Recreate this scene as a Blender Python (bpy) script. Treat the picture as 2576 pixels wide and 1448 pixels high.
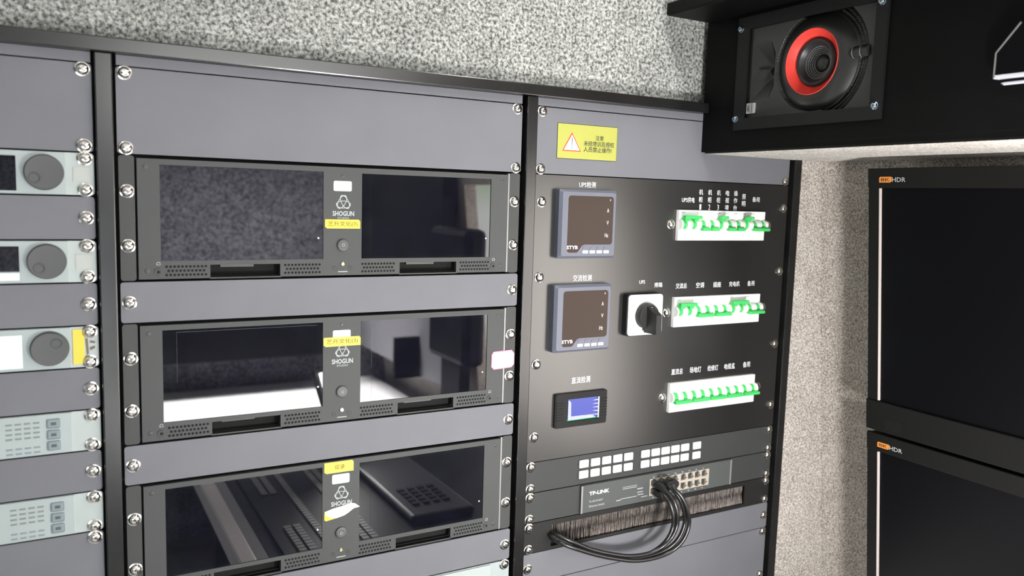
import bpy, bmesh, math, random
from mathutils import Vector, Matrix

random.seed(7)
for o in list(bpy.data.objects):
    bpy.data.objects.remove(o)
S = bpy.context.scene
COL = S.collection
U = 0.04445                      # one rack unit; world: rack faces at Y=0, room at Y<0, Z=0 = top of the first panels

# ------------------------------------------------------------------ camera
cam_d = bpy.data.cameras.new('camera')
cam = bpy.data.objects.new('camera', cam_d)
COL.objects.link(cam)
Rw = ((0.8706, -0.4911, 0.0293), (-0.0286, -0.1101, -0.9935), (0.4911, 0.8641, -0.1099))
rt, dn, fw = (Vector(v).normalized() for v in Rw)
cam.matrix_world = Matrix(((rt.x, -dn.x, -fw.x, -0.0604), (rt.y, -dn.y, -fw.y, -0.9401),
                           (rt.z, -dn.z, -fw.z, -0.1225), (0, 0, 0, 1)))
cam_d.sensor_width = 36.0
cam_d.lens = 36.0 * 2042.67 / 2576.0
cam_d.clip_start = 0.01
cam_d.dof.use_dof = True
cam_d.dof.focus_distance = 1.07
cam_d.dof.aperture_fstop = 5.0
S.camera = cam

# ------------------------------------------------------------------ world, lights, exposure
W = bpy.data.worlds.new('sky'); S.world = W; W.use_nodes = True
nt = W.node_tree; nt.nodes.clear()
wo = nt.nodes.new('ShaderNodeOutputWorld'); wb = nt.nodes.new('ShaderNodeBackground')
tc = nt.nodes.new('ShaderNodeTexCoord'); sx = nt.nodes.new('ShaderNodeSeparateXYZ'); cr = nt.nodes.new('ShaderNodeValToRGB')
mr = nt.nodes.new('ShaderNodeMapRange'); mr.inputs[1].default_value = -1; mr.inputs[2].default_value = 1
nt.links.new(tc.outputs['Generated'], sx.inputs[0]); nt.links.new(sx.outputs['Z'], mr.inputs[0])
nt.links.new(mr.outputs[0], cr.inputs[0]); nt.links.new(cr.outputs[0], wb.inputs[0]); nt.links.new(wb.outputs[0], wo.inputs[0])
el = cr.color_ramp.elements
el[0].position = 0.0; el[0].color = (0.55, 0.53, 0.50, 1)      # pale paving
el[1].position = 1.0; el[1].color = (0.85, 0.92, 1.0, 1)       # overcast sky
for p, c in ((0.49, (0.75, 0.76, 0.74, 1)), (0.515, (0.42, 0.55, 0.32, 1)), (0.56, (0.8, 0.86, 0.9, 1))):
    e = el.new(p); e.color = c
wb.inputs[1].default_value = 4.0

def area(name, loc, target, sx_, sy_, power, color=(1, 1, 1), spread=180):
    d = bpy.data.lights.new(name, 'AREA'); d.shape = 'RECTANGLE'; d.size = sx_; d.size_y = sy_
    d.energy = power; d.color = color; d.spread = math.radians(spread)
    o = bpy.data.objects.new(name, d); COL.objects.link(o)
    o.location = loc
    o.rotation_euler = (Vector(target) - Vector(loc)).to_track_quat('-Z', 'Y').to_euler()
    return o

# daylight entering by the window behind the photographer and by the open side door
area('daylight_high_window', (0.60, -2.30, 0.21), (0.70, 0, 0.0), 0.9, 0.26, 7.0, (1.0, 0.99, 0.97))
area('daylight_rear_window', (-0.48, -2.27, -0.635), (-0.48, 0, -0.635), 0.86, 0.43, 8.0, (0.86, 0.98, 1.0))
area('daylight_side_door', (1.22, -0.93, -0.42), (0.0, -0.93, -0.42), 0.86, 0.66, 7.5, (1.0, 0.84, 0.76))
# ceiling lamp over the rear work table (housing is built with the room)
area('work_table_lamp', (0.55, -1.90, 0.385), (0.55, -1.86, -1.0), 0.95, 0.30, 80.0, (1.0, 0.98, 0.95), 85)
S.view_settings.view_transform = 'Standard'
S.view_settings.look = 'None'
S.view_settings.exposure = -0.05
S.view_settings.gamma = 1.0
S.view_settings.use_curve_mapping = False

# ------------------------------------------------------------------ materials
MATS = {}
def mat(name, col, rough=0.5, metal=0.0, spec=0.5, var=0.0, vscale=60.0, bump=0.0, bscale=400.0, emit=0.0, coat=0.0):
    if name in MATS: return MATS[name]
    m = bpy.data.materials.new(name); m.use_nodes = True
    n = m.node_tree; b = n.nodes['Principled BSDF']
    b.inputs['Base Color'].default_value = (*col, 1); b.inputs['Roughness'].default_value = rough
    b.inputs['Metallic'].default_value = metal; b.inputs['Specular IOR Level'].default_value = spec
    b.inputs['Coat Weight'].default_value = coat; b.inputs['Coat Roughness'].default_value = min(rough, 0.3)
    if emit:
        b.inputs['Emission Color'].default_value = (*col, 1); b.inputs['Emission Strength'].default_value = emit
    t = n.nodes.new('ShaderNodeTexCoord')
    if var:
        z = n.nodes.new('ShaderNodeTexNoise'); z.inputs['Scale'].default_value = vscale; z.inputs['Detail'].default_value = 4
        r = n.nodes.new('ShaderNodeValToRGB')
        r.color_ramp.elements[0].position = 0.3; r.color_ramp.elements[1].position = 0.7
        r.color_ramp.elements[0].color = (*[c * (1 - var) for c in col], 1)
        r.color_ramp.elements[1].color = (*[min(1, c * (1 + var)) for c in col], 1)
        n.links.new(t.outputs['Object'], z.inputs['Vector']); n.links.new(z.outputs[0], r.inputs[0])
        n.links.new(r.outputs[0], b.inputs['Base Color'])
    if bump:
        z = n.nodes.new('ShaderNodeTexNoise'); z.inputs['Scale'].default_value = bscale; z.inputs['Detail'].default_value = 2
        k = n.nodes.new('ShaderNodeBump'); k.inputs['Strength'].default_value = bump; k.inputs['Distance'].default_value = 0.0006
        n.links.new(t.outputs['Object'], z.inputs['Vector']); n.links.new(z.outputs[0], k.inputs['Height'])
        n.links.new(k.outputs[0], b.inputs['Normal'])
    MATS[name] = m
    return m

def carpet(name, dark, light, scale=270.0):
    m = bpy.data.materials.new(name); m.use_nodes = True
    n = m.node_tree; b = n.nodes['Principled BSDF']
    b.inputs['Roughness'].default_value = 0.95; b.inputs['Specular IOR Level'].default_value = 0.15
    b.inputs['Sheen Weight'].default_value = 0.25
    t = n.nodes.new('ShaderNodeTexCoord')
    z = n.nodes.new('ShaderNodeTexNoise'); z.inputs['Scale'].default_value = scale; z.inputs['Detail'].default_value = 2.5
    z.inputs['Roughness'].default_value = 0.6; z.inputs['Distortion'].default_value = 0.15
    r = n.nodes.new('ShaderNodeValToRGB')
    r.color_ramp.elements[0].position = 0.36; r.color_ramp.elements[1].position = 0.66
    r.color_ramp.elements[0].color = (*dark, 1); r.color_ramp.elements[1].color = (*light, 1)
    z2 = n.nodes.new('ShaderNodeTexNoise'); z2.inputs['Scale'].default_value = 18; z2.inputs['Detail'].default_value = 3
    mx = n.nodes.new('ShaderNodeMix'); mx.data_type = 'RGBA'; mx.blend_type = 'OVERLAY'; mx.inputs[0].default_value = 0.35
    k = n.nodes.new('ShaderNodeBump'); k.inputs['Strength'].default_value = 0.7; k.inputs['Distance'].default_value = 0.0025
    L = n.links.new
    L(t.outputs['Object'], z.inputs['Vector']); L(t.outputs['Object'], z2.inputs['Vector'])
    L(z.outputs[0], r.inputs[0]); L(r.outputs[0], mx.inputs[6]); L(z2.outputs[0], mx.inputs[7])
    L(mx.outputs[2], b.inputs['Base Color']); L(z.outputs[0], k.inputs['Height']); L(k.outputs[0], b.inputs['Normal'])
    MATS[name] = m
    return m

M_CARPET = carpet('grey_carpet', (0.075, 0.078, 0.073), (0.50, 0.51, 0.485), 240)
M_CARPET2 = carpet('beige_grey_carpet', (0.24, 0.215, 0.195), (0.85, 0.78, 0.71), 380)
M_CARPET3 = carpet('dark_rear_carpet', (0.025, 0.025, 0.03), (0.19, 0.185, 0.215), 130)
M_PANEL = mat('grey_panel_paint', (0.160, 0.163, 0.181), 0.62, spec=0.3, var=0.04, vscale=14, bump=0.05, bscale=1500)
M_REC = mat('recorder_grey', (0.066, 0.069, 0.069), 0.6, spec=0.3, var=0.03, vscale=20)
M_EAR = mat('ear_grey', (0.056, 0.058, 0.057), 0.55, spec=0.3, var=0.06, vscale=40)
M_EDGE = mat('pale_metal_edge', (0.28, 0.28, 0.28), 0.4, metal=0.3)
M_GLASS = mat('screen_glass', (0.006, 0.007, 0.010), 0.015, spec=1.0, coat=1.0, var=0.4, vscale=30)
M_ACTIVE = mat('screen_active_area', (0.005, 0.005, 0.009), 0.02, spec=1.0, coat=1.0, var=0.3, vscale=30)
M_CHROME = mat('nickel_screw', (0.86, 0.82, 0.77), 0.16, metal=1.0)
M_BLUES = mat('zinc_screw', (0.55, 0.66, 0.75), 0.2, metal=1.0)
M_TRIM = mat('black_gloss_trim', (0.012, 0.012, 0.012), 0.24, spec=0.8, var=0.3, vscale=25)
M_DARK = mat('rack_interior_black', (0.006, 0.006, 0.006), 0.8)
M_HOLE = mat('hole_black', (0.004, 0.004, 0.004), 0.9)
M_POWER = mat('power_panel_black', (0.013, 0.0125, 0.0125), 0.30, spec=0.9, bump=0.015, bscale=700, coat=0.7)
M_WHITE = mat('white_plastic', (0.86, 0.86, 0.84), 0.4)
M_GREEN = mat('green_toggle', (0.055, 0.56, 0.13), 0.4)
M_METER = mat('meter_bezel_blue_grey', (0.135, 0.145, 0.185), 0.42)
M_METERW = mat('meter_window', (0.035, 0.020, 0.014), 0.06, spec=0.14)
M_TEXT = mat('white_print', (0.82, 0.86, 0.88), 0.6)
M_GTEXT = mat('grey_print', (0.42, 0.45, 0.45), 0.6)
M_BTEXT = mat('dark_print', (0.03, 0.04, 0.03), 0.7)
M_YELLOW = mat('yellow_tape', (0.74, 0.58, 0.06), 0.5)
M_WARN = mat('warning_yellow', (0.41, 0.415, 0.085), 0.5)
M_PAPER = mat('white_paper', (0.88, 0.88, 0.88), 0.6)
M_RED = mat('red_print', (0.75, 0.06, 0.03), 0.5)
M_PINK = mat('pink_border', (0.85, 0.22, 0.35), 0.5)
M_DECK = mat('deck_silver', (0.37, 0.42, 0.42), 0.42, metal=0.0, var=0.03, vscale=30)
M_DECKEAR = mat('deck_ear_silver', (0.42, 0.47, 0.46), 0.4, var=0.03, vscale=30)
M_KNOB = mat('dark_knob', (0.075, 0.078, 0.078), 0.5)
M_DECKBTN = mat('deck_button_grey', (0.21, 0.26, 0.28), 0.5)
M_DECKMARK = mat('deck_mark_grey', (0.20, 0.23, 0.22), 0.6)
M_KEYP = mat('keypad_dark_grey', (0.045, 0.047, 0.047), 0.6, spec=0.3)
M_SWITCH = mat('switch_grey', (0.080, 0.086, 0.085), 0.6, spec=0.3)
M_BEIGE = mat('port_beige', (0.45, 0.40, 0.34), 0.5)
M_ORANGE = mat('orange_print', (0.75, 0.25, 0.03), 0.5)
M_BRISTLE = mat('brush_bristle', (0.20, 0.168, 0.152), 0.5, var=0.5, vscale=260)
M_CABLE = mat('black_cable', (0.012, 0.012, 0.012), 0.28, spec=0.6)
M_BOOT = mat('black_boot', (0.018, 0.018, 0.018), 0.5)
M_BOX = mat('black_cabinet', (0.0028, 0.0030, 0.0030), 0.5, spec=0.12, var=0.2, vscale=8)
M_SPKFRAME = mat('speaker_frame_black', (0.009, 0.0095, 0.0095), 0.45, spec=0.25)
M_BAFFLE = mat('speaker_baffle', (0.010, 0.0097, 0.0088), 0.36, spec=0.9)
M_RING = mat('red_surround', (0.83, 0.055, 0.04), 0.38)
M_RUBBER = mat('rubber_black', (0.022, 0.022, 0.022), 0.42)
M_SILVER = mat('silver_badge', (0.55, 0.55, 0.53), 0.3, metal=0.6)
M_MON = mat('monitor_bezel', (0.007, 0.007, 0.0066), 0.55, spec=0.18)
M_MONGL = mat('monitor_screen', (0.002, 0.002, 0.003), 0.38, spec=0.12)
M_STRIP = mat('bright_strip', (0.62, 0.55, 0.52), 0.35)
M_DESKW = mat('white_laminate', (0.82, 0.82, 0.84), 0.35)
M_DESKG = mat('grey_laminate', (0.22, 0.22, 0.22), 0.45)
M_CONS = mat('console_black', (0.004, 0.005, 0.005), 0.55, spec=0.15)
M_KEYS = mat('console_key', (0.22, 0.22, 0.20), 0.6)
M_ACRYL = mat('acrylic_edge', (0.70, 0.70, 0.76), 0.3)
M_PCB = mat('green_board', (0.02, 0.30, 0.08), 0.4)
M_LCD = mat('blue_lcd', (0.012, 0.03, 0.27), 0.25, emit=0.08)
M_LAMP = mat('lamp_white', (1.0, 0.97, 0.93), 0.5, emit=24.0)
M_DISC = mat('mesh_grey', (0.40, 0.40, 0.42), 0.45)

def film_material():
    m = bpy.data.materials.new('clear_film'); m.use_nodes = True
    b = m.node_tree.nodes['Principled BSDF']
    b.inputs['Base Color'].default_value = (0.75, 0.78, 0.95, 1); b.inputs['Roughness'].default_value = 0.08
    b.inputs['Alpha'].default_value = 0.28
    return m
M_FILM = film_material()

# ------------------------------------------------------------------ mesh helpers
# local panel frame: x to the right, d out of the panel (towards the room), z downwards
def P(x, d, z): return Vector((x, -d, -z))

class MB:
    def __init__(self): self.bm = bmesh.new()
    def box(self, x0, x1, d0, d1, z0, z1, bev=0.0, seg=2, P=P):
        vs = [self.bm.verts.new(P(x, d, z)) for x in (x0, x1) for d in (d0, d1) for z in (z0, z1)]
        fs = [self.bm.faces.new([vs[i] for i in q]) for q in ((0, 1, 3, 2), (4, 6, 7, 5), (0, 4, 5, 1), (2, 3, 7, 6), (0, 2, 6, 4), (1, 5, 7, 3))]
        if bev:
            es = list({e for f in fs for e in f.edges})
            bmesh.ops.bevel(self.bm, geom=es, offset=bev, segments=seg, affect='EDGES', profile=0.5)
        return self
    def prism(self, pts, d0, d1, P=P, top=None):
        """polygon (x,z) extruded from depth d0 to d1; top = optional inset polygon for a bevelled front"""
        t = top or pts
        a = [self.bm.verts.new(P(x, d0, z)) for x, z in pts]; b = [self.bm.verts.new(P(x, d1, z)) for x, z in t]
        n = len(pts)
        self.bm.faces.new(a[::-1]); self.bm.faces.new(b)
        for i in range(n): self.bm.faces.new((a[i], a[(i + 1) % n], b[(i + 1) % n], b[i]))
        return self
    def ring(self, outer, inner, d0, d1, P=P):
        n = len(outer)
        A = [[self.bm.verts.new(P(x, d, z)) for x, z in pts] for d in (d0, d1) for pts in (outer, inner)]
        for i in range(n):
            j = (i + 1) % n
            self.bm.faces.new((A[0][i], A[1][i], A[1][j], A[0][j])); self.bm.faces.new((A[2][i], A[2][j], A[3][j], A[3][i]))
            self.bm.faces.new((A[0][i], A[0][j], A[2][j], A[2][i])); self.bm.faces.new((A[1][i], A[3][i], A[3][j], A[1][j]))
        return self
    def lathe(self, prof, cx=0, cz=0, n=24, P=P):
        """profile (radius, d) turned about the panel normal"""
        rows = []
        for r, d in prof:
            if r < 1e-6: rows.append([self.bm.verts.new(P(cx, d, cz))])
            else: rows.append([self.bm.verts.new(P(cx + r * math.cos(2 * math.pi * i / n), d, cz + r * math.sin(2 * math.pi * i / n))) for i in range(n)])
        for a, b in zip(rows, rows[1:]):
            for i in range(n):
                j = (i + 1) % n
                if len(a) == 1 and len(b) == 1: continue
                if len(a) == 1: self.bm.faces.new((a[0], b[i], b[j]))
                elif len(b) == 1: self.bm.faces.new((a[i], a[j], b[0]))
                else: self.bm.faces.new((a[i], a[j], b[j], b[i]))
        return self
    def tube(self, pts, r, n=10, cap=True):
        pts = [Vector(p) for p in pts]; rows = []
        up = Vector((0, 0, 1))
        for i, p in enumerate(pts):
            t = (pts[min(i + 1, len(pts) - 1)] - pts[max(i - 1, 0)]).normalized()
            s = t.cross(up)
            if s.length < 1e-4: s = t.cross(Vector((0, 1, 0)))
            s.normalize(); q = t.cross(s); up = -q if q.dot(up) < 0 else q
            rr = r[i] if isinstance(r, (list, tuple)) else r
            rows.append([self.bm.verts.new(p + rr * (math.cos(2 * math.pi * k / n) * s + math.sin(2 * math.pi * k / n) * up)) for k in range(n)])
        for a, b in zip(rows, rows[1:]):
            for k in range(n): self.bm.faces.new((a[k], a[(k + 1) % n], b[(k + 1) % n], b[k]))
        if cap: self.bm.faces.new(rows[0][::-1]); self.bm.faces.new(rows[-1])
        return self
    def build(self, name, m, parent=None, smooth=False, off=None):
        bm = self.bm
        if off is None and parent is not None: off = OFF.get(parent.name)
        if off is not None: bmesh.ops.translate(bm, verts=bm.verts, vec=off)
        bmesh.ops.recalc_face_normals(bm, faces=bm.faces)
        me = bpy.data.meshes.new(name); bm.to_mesh(me); bm.free()
        me.materials.append(m)
        if smooth:
            me.polygons.foreach_set('use_smooth', [True] * len(me.polygons))
            me.set_sharp_from_angle(angle=math.radians(35))
        o = bpy.data.objects.new(name, me); COL.objects.link(o)
        if parent is not None: o.parent = parent
        return o

OFF = {}
def rr(x0, x1, z0, z1, r, n=4):
    pts = []
    for cx, cz, a0 in ((x1 - r, z0 + r, -90), (x1 - r, z1 - r, 0), (x0 + r, z1 - r, 90), (x0 + r, z0 + r, 180)):
        for k in range(n + 1):
            a = math.radians(a0 + 90 * k / n); pts.append((cx + r * math.cos(a), cz + r * math.sin(a)))
    return pts
def circ(cx, cz, r, n=20): return [(cx + r * math.cos(2 * math.pi * i / n), cz + r * math.sin(2 * math.pi * i / n)) for i in range(n)]

def tag(o, label, cat, group=None):
    o['label'] = label; o['category'] = cat
    if group: o['group'] = group
    return o
def struct(o):
    o['kind'] = 'structure'; return o
def thing(name, label, cat, loc=(0, 0, 0), group=None, rot=None, off=None):
    """Empty at the thing's base; parts are modelled in the local frame shifted by off"""
    e = bpy.data.objects.new(name, None); COL.objects.link(e); e.empty_display_size = 0.02
    e.location = loc
    if rot is not None: e.rotation_euler = rot
    OFF[e.name] = Vector(off) if off is not None else Vector((0, 0, 0))
    return tag(e, label, cat, group)
def rack_thing(name, label, cat, bay, u0, nu, group=None):
    """panel-local origin = top left corner; the Empty stands at the bottom left"""
    return thing(name, label, cat, (BAY[bay], 0, -(u0 + nu) * U), group, off=(0, 0, nu * U))
def place(src_mesh, name, parent, x, d, z):
    o = bpy.data.objects.new(name, src_mesh); COL.objects.link(o); o.parent = parent
    o.location = P(x, d, z) + OFF[parent.name]
    return o

TXT = {}
def text(s, x0, x1, z0, z1, m, parent, d=0.0004, name='legend', bold=0.0, P=P, vertical_fit=True):
    """flat print filling the box x0..x1, z0..z1 of the panel frame"""
    key = (s, bold)
    if key not in TXT:
        c = bpy.data.curves.new('t', 'FONT'); c.body = s; c.resolution_u = 2; c.offset = bold; c.size = 1.0
        o = bpy.data.objects.new('t', c); COL.objects.link(o)
        bpy.context.view_layer.update()
        me = bpy.data.meshes.new_from_object(o.evaluated_get(bpy.context.evaluated_depsgraph_get()))
        v = [tuple(q.co) for q in me.vertices]; f = [tuple(p.vertices) for p in me.polygons]
        bpy.data.objects.remove(o); bpy.data.curves.remove(c); bpy.data.meshes.remove(me)
        TXT[key] = (v, f)
    v, f = TXT[key]
    if not v: return None
    ax, bx = min(q[0] for q in v), max(q[0] for q in v); ay, by = min(q[1] for q in v), max(q[1] for q in v)
    b = MB()
    vs = [b.bm.verts.new(P(x0 + (q[0] - ax) / (bx - ax) * (x1 - x0), d, z1 - (q[1] - ay) / (by - ay) * (z1 - z0))) for q in v]
    for q in f:
        try: b.bm.faces.new([vs[i] for i in q])
        except ValueError: pass
    off = OFF.get(parent.name)
    if off is not None: bmesh.ops.translate(b.bm, verts=b.bm.verts, vec=off)
    me = bpy.data.meshes.new(name); b.bm.to_mesh(me); b.bm.free(); me.materials.append(m)
    o = bpy.data.objects.new(name, me); COL.objects.link(o); o.parent = parent
    return o

# ------------------------------------------------------------------ room shell
XW0, TANW = 1.062, math.tan(math.radians(6.0))        # right wall leans in at the top
def wall_x(z): return XW0 + TANW * (-z - 0.06)
ZC, ZF, YB, XL = 0.42, -1.45, -2.25, -1.55
def quadbox(pts, thick, name, m):
    """slab through 4 points, thickened along its normal"""
    b = MB(); v = [Vector(p) for p in pts]
    nrm = (v[1] - v[0]).cross(v[3] - v[0]).normalized() * thick
    a = [b.bm.verts.new(p) for p in v]; c = [b.bm.verts.new(p + nrm) for p in v]
    b.bm.faces.new(a); b.bm.faces.new(c[::-1])
    for i in range(4): b.bm.faces.new((a[i], c[i], c[(i + 1) % 4], a[(i + 1) % 4]))
    return struct(b.build(name, m))
def WP(x, d, z): return Vector((x, -d, z))            # plain world box helper: x, -y, z
wb_ = MB(); wb_.box(XL, 1.25, -0.05, -0.012, 0.018, ZC, P=WP); struct(wb_.build('wall_rack', M_CARPET))
wb_ = MB()
wb_.prism([(1.0087, 0.016), (1.0087, ZF), (wall_x(ZF) + .02, ZF), (wall_x(0.016) + .02, 0.016)], -0.011, -0.002, P=WP)
struct(wb_.build('wall_corner', M_CARPET2))
def wallbit(y0, y1, z0, z1):
    return [(wall_x(z0), y0, z0), (wall_x(z0), y1, z0), (wall_x(z1), y1, z1), (wall_x(z1), y0, z1)]
DY0, DY1, DZ0, DZ1 = -0.49, -1.36, -0.76, -0.085       # opening of the side door
bw = MB()
for y0, y1, z0, z1 in ((0.03, DY0, ZF, ZC), (DY1, YB, ZF, ZC), (DY0, DY1, ZF, DZ0), (DY0, DY1, DZ1, ZC)):
    v = [Vector(p) for p in wallbit(y0, y1, z0, z1)]
    a = [bw.bm.verts.new(p) for p in v]; c = [bw.bm.verts.new(p + Vector((0.04, 0, 0))) for p in v]
    bw.bm.faces.new(a); bw.bm.faces.new(c[::-1])
    for i in range(4): bw.bm.faces.new((a[i], c[i], c[(i + 1) % 4], a[(i + 1) % 4]))
struct(bw.build('wall_right', M_CARPET2))
# rear wall with its window opening
WX0, WX1, WZ0, WZ1 = -0.92, -0.04, -0.85, -0.42
HX0, HX1, HZ0, HZ1 = 0.15, 1.02, 0.08, 0.34           # high window above the work table
bw = MB()
for x0, x1, z0, z1 in ((XL, WX0, ZF, HZ0), (WX1, 1.4, ZF, HZ0), (WX0, WX1, ZF, WZ0), (WX0, WX1, WZ1, HZ0), (XL, HX0, HZ0, HZ1), (HX1, 1.4, HZ0, HZ1), (XL, 1.4, HZ1, ZC)):
    bw.box(x0, x1, -YB, -YB + 0.04, z0, z1, P=WP)
struct(bw.build('wall_rear', M_CARPET3))
bw = MB(); bw.box(XL - 0.04, XL, -0.05, -YB, ZF, ZC, P=WP); struct(bw.build('wall_left', M_CARPET))
bw = MB(); bw.box(XL, 1.4, -0.05, -YB, ZC, ZC + 0.04, P=WP); struct(bw.build('ceiling', mat('ceiling_pale', (0.6, 0.6, 0.58), 0.7, var=0.05)))
bw = MB(); bw.box(XL, 1.4, -0.05, -YB, ZF - 0.04, ZF, P=WP); struct(bw.build('floor', mat('floor_grey', (0.16, 0.16, 0.16), 0.5, var=0.15, vscale=30)))

# ------------------------------------------------------------------ rack frame
BAY = {0: -0.5035, 1: 0.0, 2: 0.5038}
PW = 0.4826
RB = -20 * U
fr = thing('equipment_rack', 'black gloss steel rack frame holding all the equipment panels', 'rack', (0, 0, RB), off=(0, 0, -RB))
b = MB(); b.box(-0.53, 0.795, -0.012, 0.012, -0.0262, -0.0115, 0.0012); b.build('top_rail', M_TRIM, fr)
b = MB(); b.box(0.795, 1.0085, -0.012, 0.004, -0.0262, -0.0115, 0.0012); b.build('top_rail', M_TRIM, fr)
for x0, x1 in ((-0.5245, -0.5040), (-0.0190, -0.0028), (0.4866, 0.5026)):
    b = MB(); b.box(x0, x1, -0.02, 0.006, -0.0115, -RB, 0.0012); b.build('upright', M_TRIM, fr)
b = MB(); b.box(0.9925, 1.0085, -0.03, 0.006, -0.0115, -RB, 0.0012); b.build('upright', M_TRIM, fr)
for k in BAY:
    b = MB(); b.box(BAY[k] + 0.001, BAY[k] + PW - 0.001, -0.006, 0.0, -0.0114, -0.0008, 0.0004); b.build('filler_strip', M_PANEL, fr)
b = MB(); b.box(-0.53, 1.0085, -0.04, -0.018, -0.030, -RB); b.build('back_plate', M_DARK, fr)

# ------------------------------------------------------------------ shared screws
def screw_mesh():
    b = MB()
    b.lathe([(0.0072, 0), (0.0072, 0.0009), (0.0060, 0.0012), (0.0057, 0.0026), (0.0047, 0.0040), (0.0030, 0.0048), (0.0017, 0.0049), (0.0013, 0.0030), (0, 0.0030)], n=20)
    for a in (0.4, 0.4 + math.pi / 2):
        ca, sa = math.cos(a), math.sin(a)
        def Q(x, d, z): return P(x * ca - z * sa, d, x * sa + z * ca)
        b.box(-0.0026, 0.0026, 0.0046, 0.00485, -0.0004, 0.0004, P=Q)
    o = b.build('screw_source', M_CHROME, None, True, off=Vector((0, 0, 0)))
    me = o.data; bpy.data.objects.remove(o); return me
SCREW = screw_mesh()
def small_screw_mesh(m, r=0.0024):
    b = MB(); b.lathe([(r, 0), (r, 0.0004), (r * 0.8, 0.0007), (r * 0.35, 0.0007), (r * 0.3, 0.0001), (0, 0.0001)], n=12)
    o = b.build('s', m, None, True, off=Vector((0, 0, 0))); me = o.data; bpy.data.objects.remove(o); return me
SMALLSCREW = small_screw_mesh(mat('recess_screw', (0.06, 0.06, 0.06), 0.4))
def screws(t, us, d=0.0, left=True, right=True, x=(0.00875, 0.47385)):
    for u in us:
        if left: place(SCREW, 'screw', t, x[0], d, u * U)
        if right: place(SCREW, 'screw', t, x[1], d, u * U)

# ------------------------------------------------------------------ blank panels
def blank(bay, u0, nu, label, group=None):
    t = rack_thing('blank_panel', label, 'panel', bay, u0, nu, group)
    b = MB(); b.prism(rr(0.0005, PW - 0.0005, 0.0006, nu * U - 0.0006, 0.003), -0.003, -0.0004)
    b.build('plate', M_PANEL, t)
    screws(t, [0.5] if nu == 1 else [0.143, nu - 0.143], -0.0004)
    return t
blank(1, 0, 2, 'tall grey blank plate on top of the three twin-screen recorders')
blank(1, 5, 1, 'slim grey blank plate between the two recorders with numbered yellow tape')
blank(1, 9, 1, 'slim grey blank plate above the recorder with the torn tape')
blank(1, 13, 1, 'slim grey blank plate under the recorder with the torn tape')
blank(0, 0, 2, 'tall grey blank plate above the silver decks with jog knobs')
blank(0, 3, 1, 'slim grey blank plate between the two decks without yellow tape')
blank(0, 5, 1, 'slim grey blank plate right above the deck with the yellow tape')
blank(0, 7, 1, 'slim grey blank plate between yellow-taped deck and silver button panels')
blank(0, 9, 1, 'slim grey blank plate between the two silver button panels')
blank(0, 11, 3, 'tall grey blank plate under the lower silver button panel')
bp = blank(2, 0, 2, 'tall grey blank plate that carries the yellow warning sign')
blank(2, 14, 1, 'slim grey blank plate right below the cable brush strip')
blank(2, 15, 2, 'tall grey blank plate below the hanging network cables')
blank(2, 17, 2, 'tall grey blank plate at the foot of the power column')

# warning sign
ws = thing('warning_sign', 'yellow warning sign with red triangle and black Chinese writing', 'sign', (BAY[2] + 0.0334, 0.0, -0.067), off=(0, 0, 0.0475))
b = MB(); b.box(0, 0.1001, -0.0004, 0.0001, 0, 0.0475); b.build('border', M_BTEXT, ws)
b = MB(); b.box(0.0006, 0.0995, 0.0001, 0.0004, 0.0006, 0.0469); b.build('sheet', M_WARN, ws)
tri = [(0.0235, 0.0115), (0.0390, 0.0370), (0.0085, 0.0370)]
b = MB(); b.prism(tri, 0.0004, 0.0006); b.build('triangle_border', M_RED, ws)
tri2 = [(0.0237, 0.0145), (0.0368, 0.0356), (0.0107, 0.0356)]
b = MB(); b.prism(tri2, 0.0006, 0.0008); b.build('triangle', M_PAPER, ws)
b = MB(); b.prism([(0.0231, 0.0185), (0.0243, 0.0185), (0.0240, 0.0305), (0.0234, 0.0305)], 0.0008, 0.0010); b.prism(circ(0.0237, 0.0327, 0.0007, 10), 0.0008, 0.0010)
b.build('exclamation_mark', M_BTEXT, ws)
text('注意', 0.0625, 0.0765, 0.0135, 0.0200, M_BTEXT, ws, 0.0006, bold=0.01)
text('未经培训及授权', 0.0432, 0.0950, 0.0215, 0.0288, M_BTEXT, ws, 0.0006, bold=0.01)
text('人员禁止操作!', 0.0432, 0.0910, 0.0295, 0.0368, M_BTEXT, ws, 0.0006, bold=0.01)

# ------------------------------------------------------------------ twin-screen recorders
def vent_mesh(w):
    b = MB(); n = 11
    for r in range(3):
        k = n if r != 1 else n - 1
        for i in range(k):
            b.prism(circ((i + (0.5 if r == 1 else 0)) * w / (n - 1), r * 0.0045, 0.0014, 6), 0.0002, 0.0005)
    o = b.build('v', M_HOLE, None, off=Vector((0, 0, 0))); me = o.data; bpy.data.objects.remove(o); return me
VENT = vent_mesh(0.040)
def frame_with_holes(b, x0, x1, z0, z1, holes, d0, d1):
    """plate with rectangular holes: decomposed on the grid of hole edges"""
    xs = sorted({x0, x1, *[h[0] for h in holes], *[h[1] for h in holes]}); zs = sorted({z0, z1, *[h[2] for h in holes], *[h[3] for h in holes]})
    inh = lambda x, z: any(h[0] < x < h[1] and h[2] < z < h[3] for h in holes)
    for i in range(len(xs) - 1):
        for j in range(len(zs) - 1):
            if not inh((xs[i] + xs[i + 1]) / 2, (zs[j] + zs[j + 1]) / 2): b.box(xs[i], xs[i + 1], d0, d1, zs[j], zs[j + 1])
    bmesh.ops.remove_doubles(b.bm, verts=b.bm.verts, dist=1e-6)
    # drop the coincident inner walls
    seen = {}
    for f in b.bm.faces: seen.setdefault(frozenset(v.index for v in f.verts), []).append(f)
    return b
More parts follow.
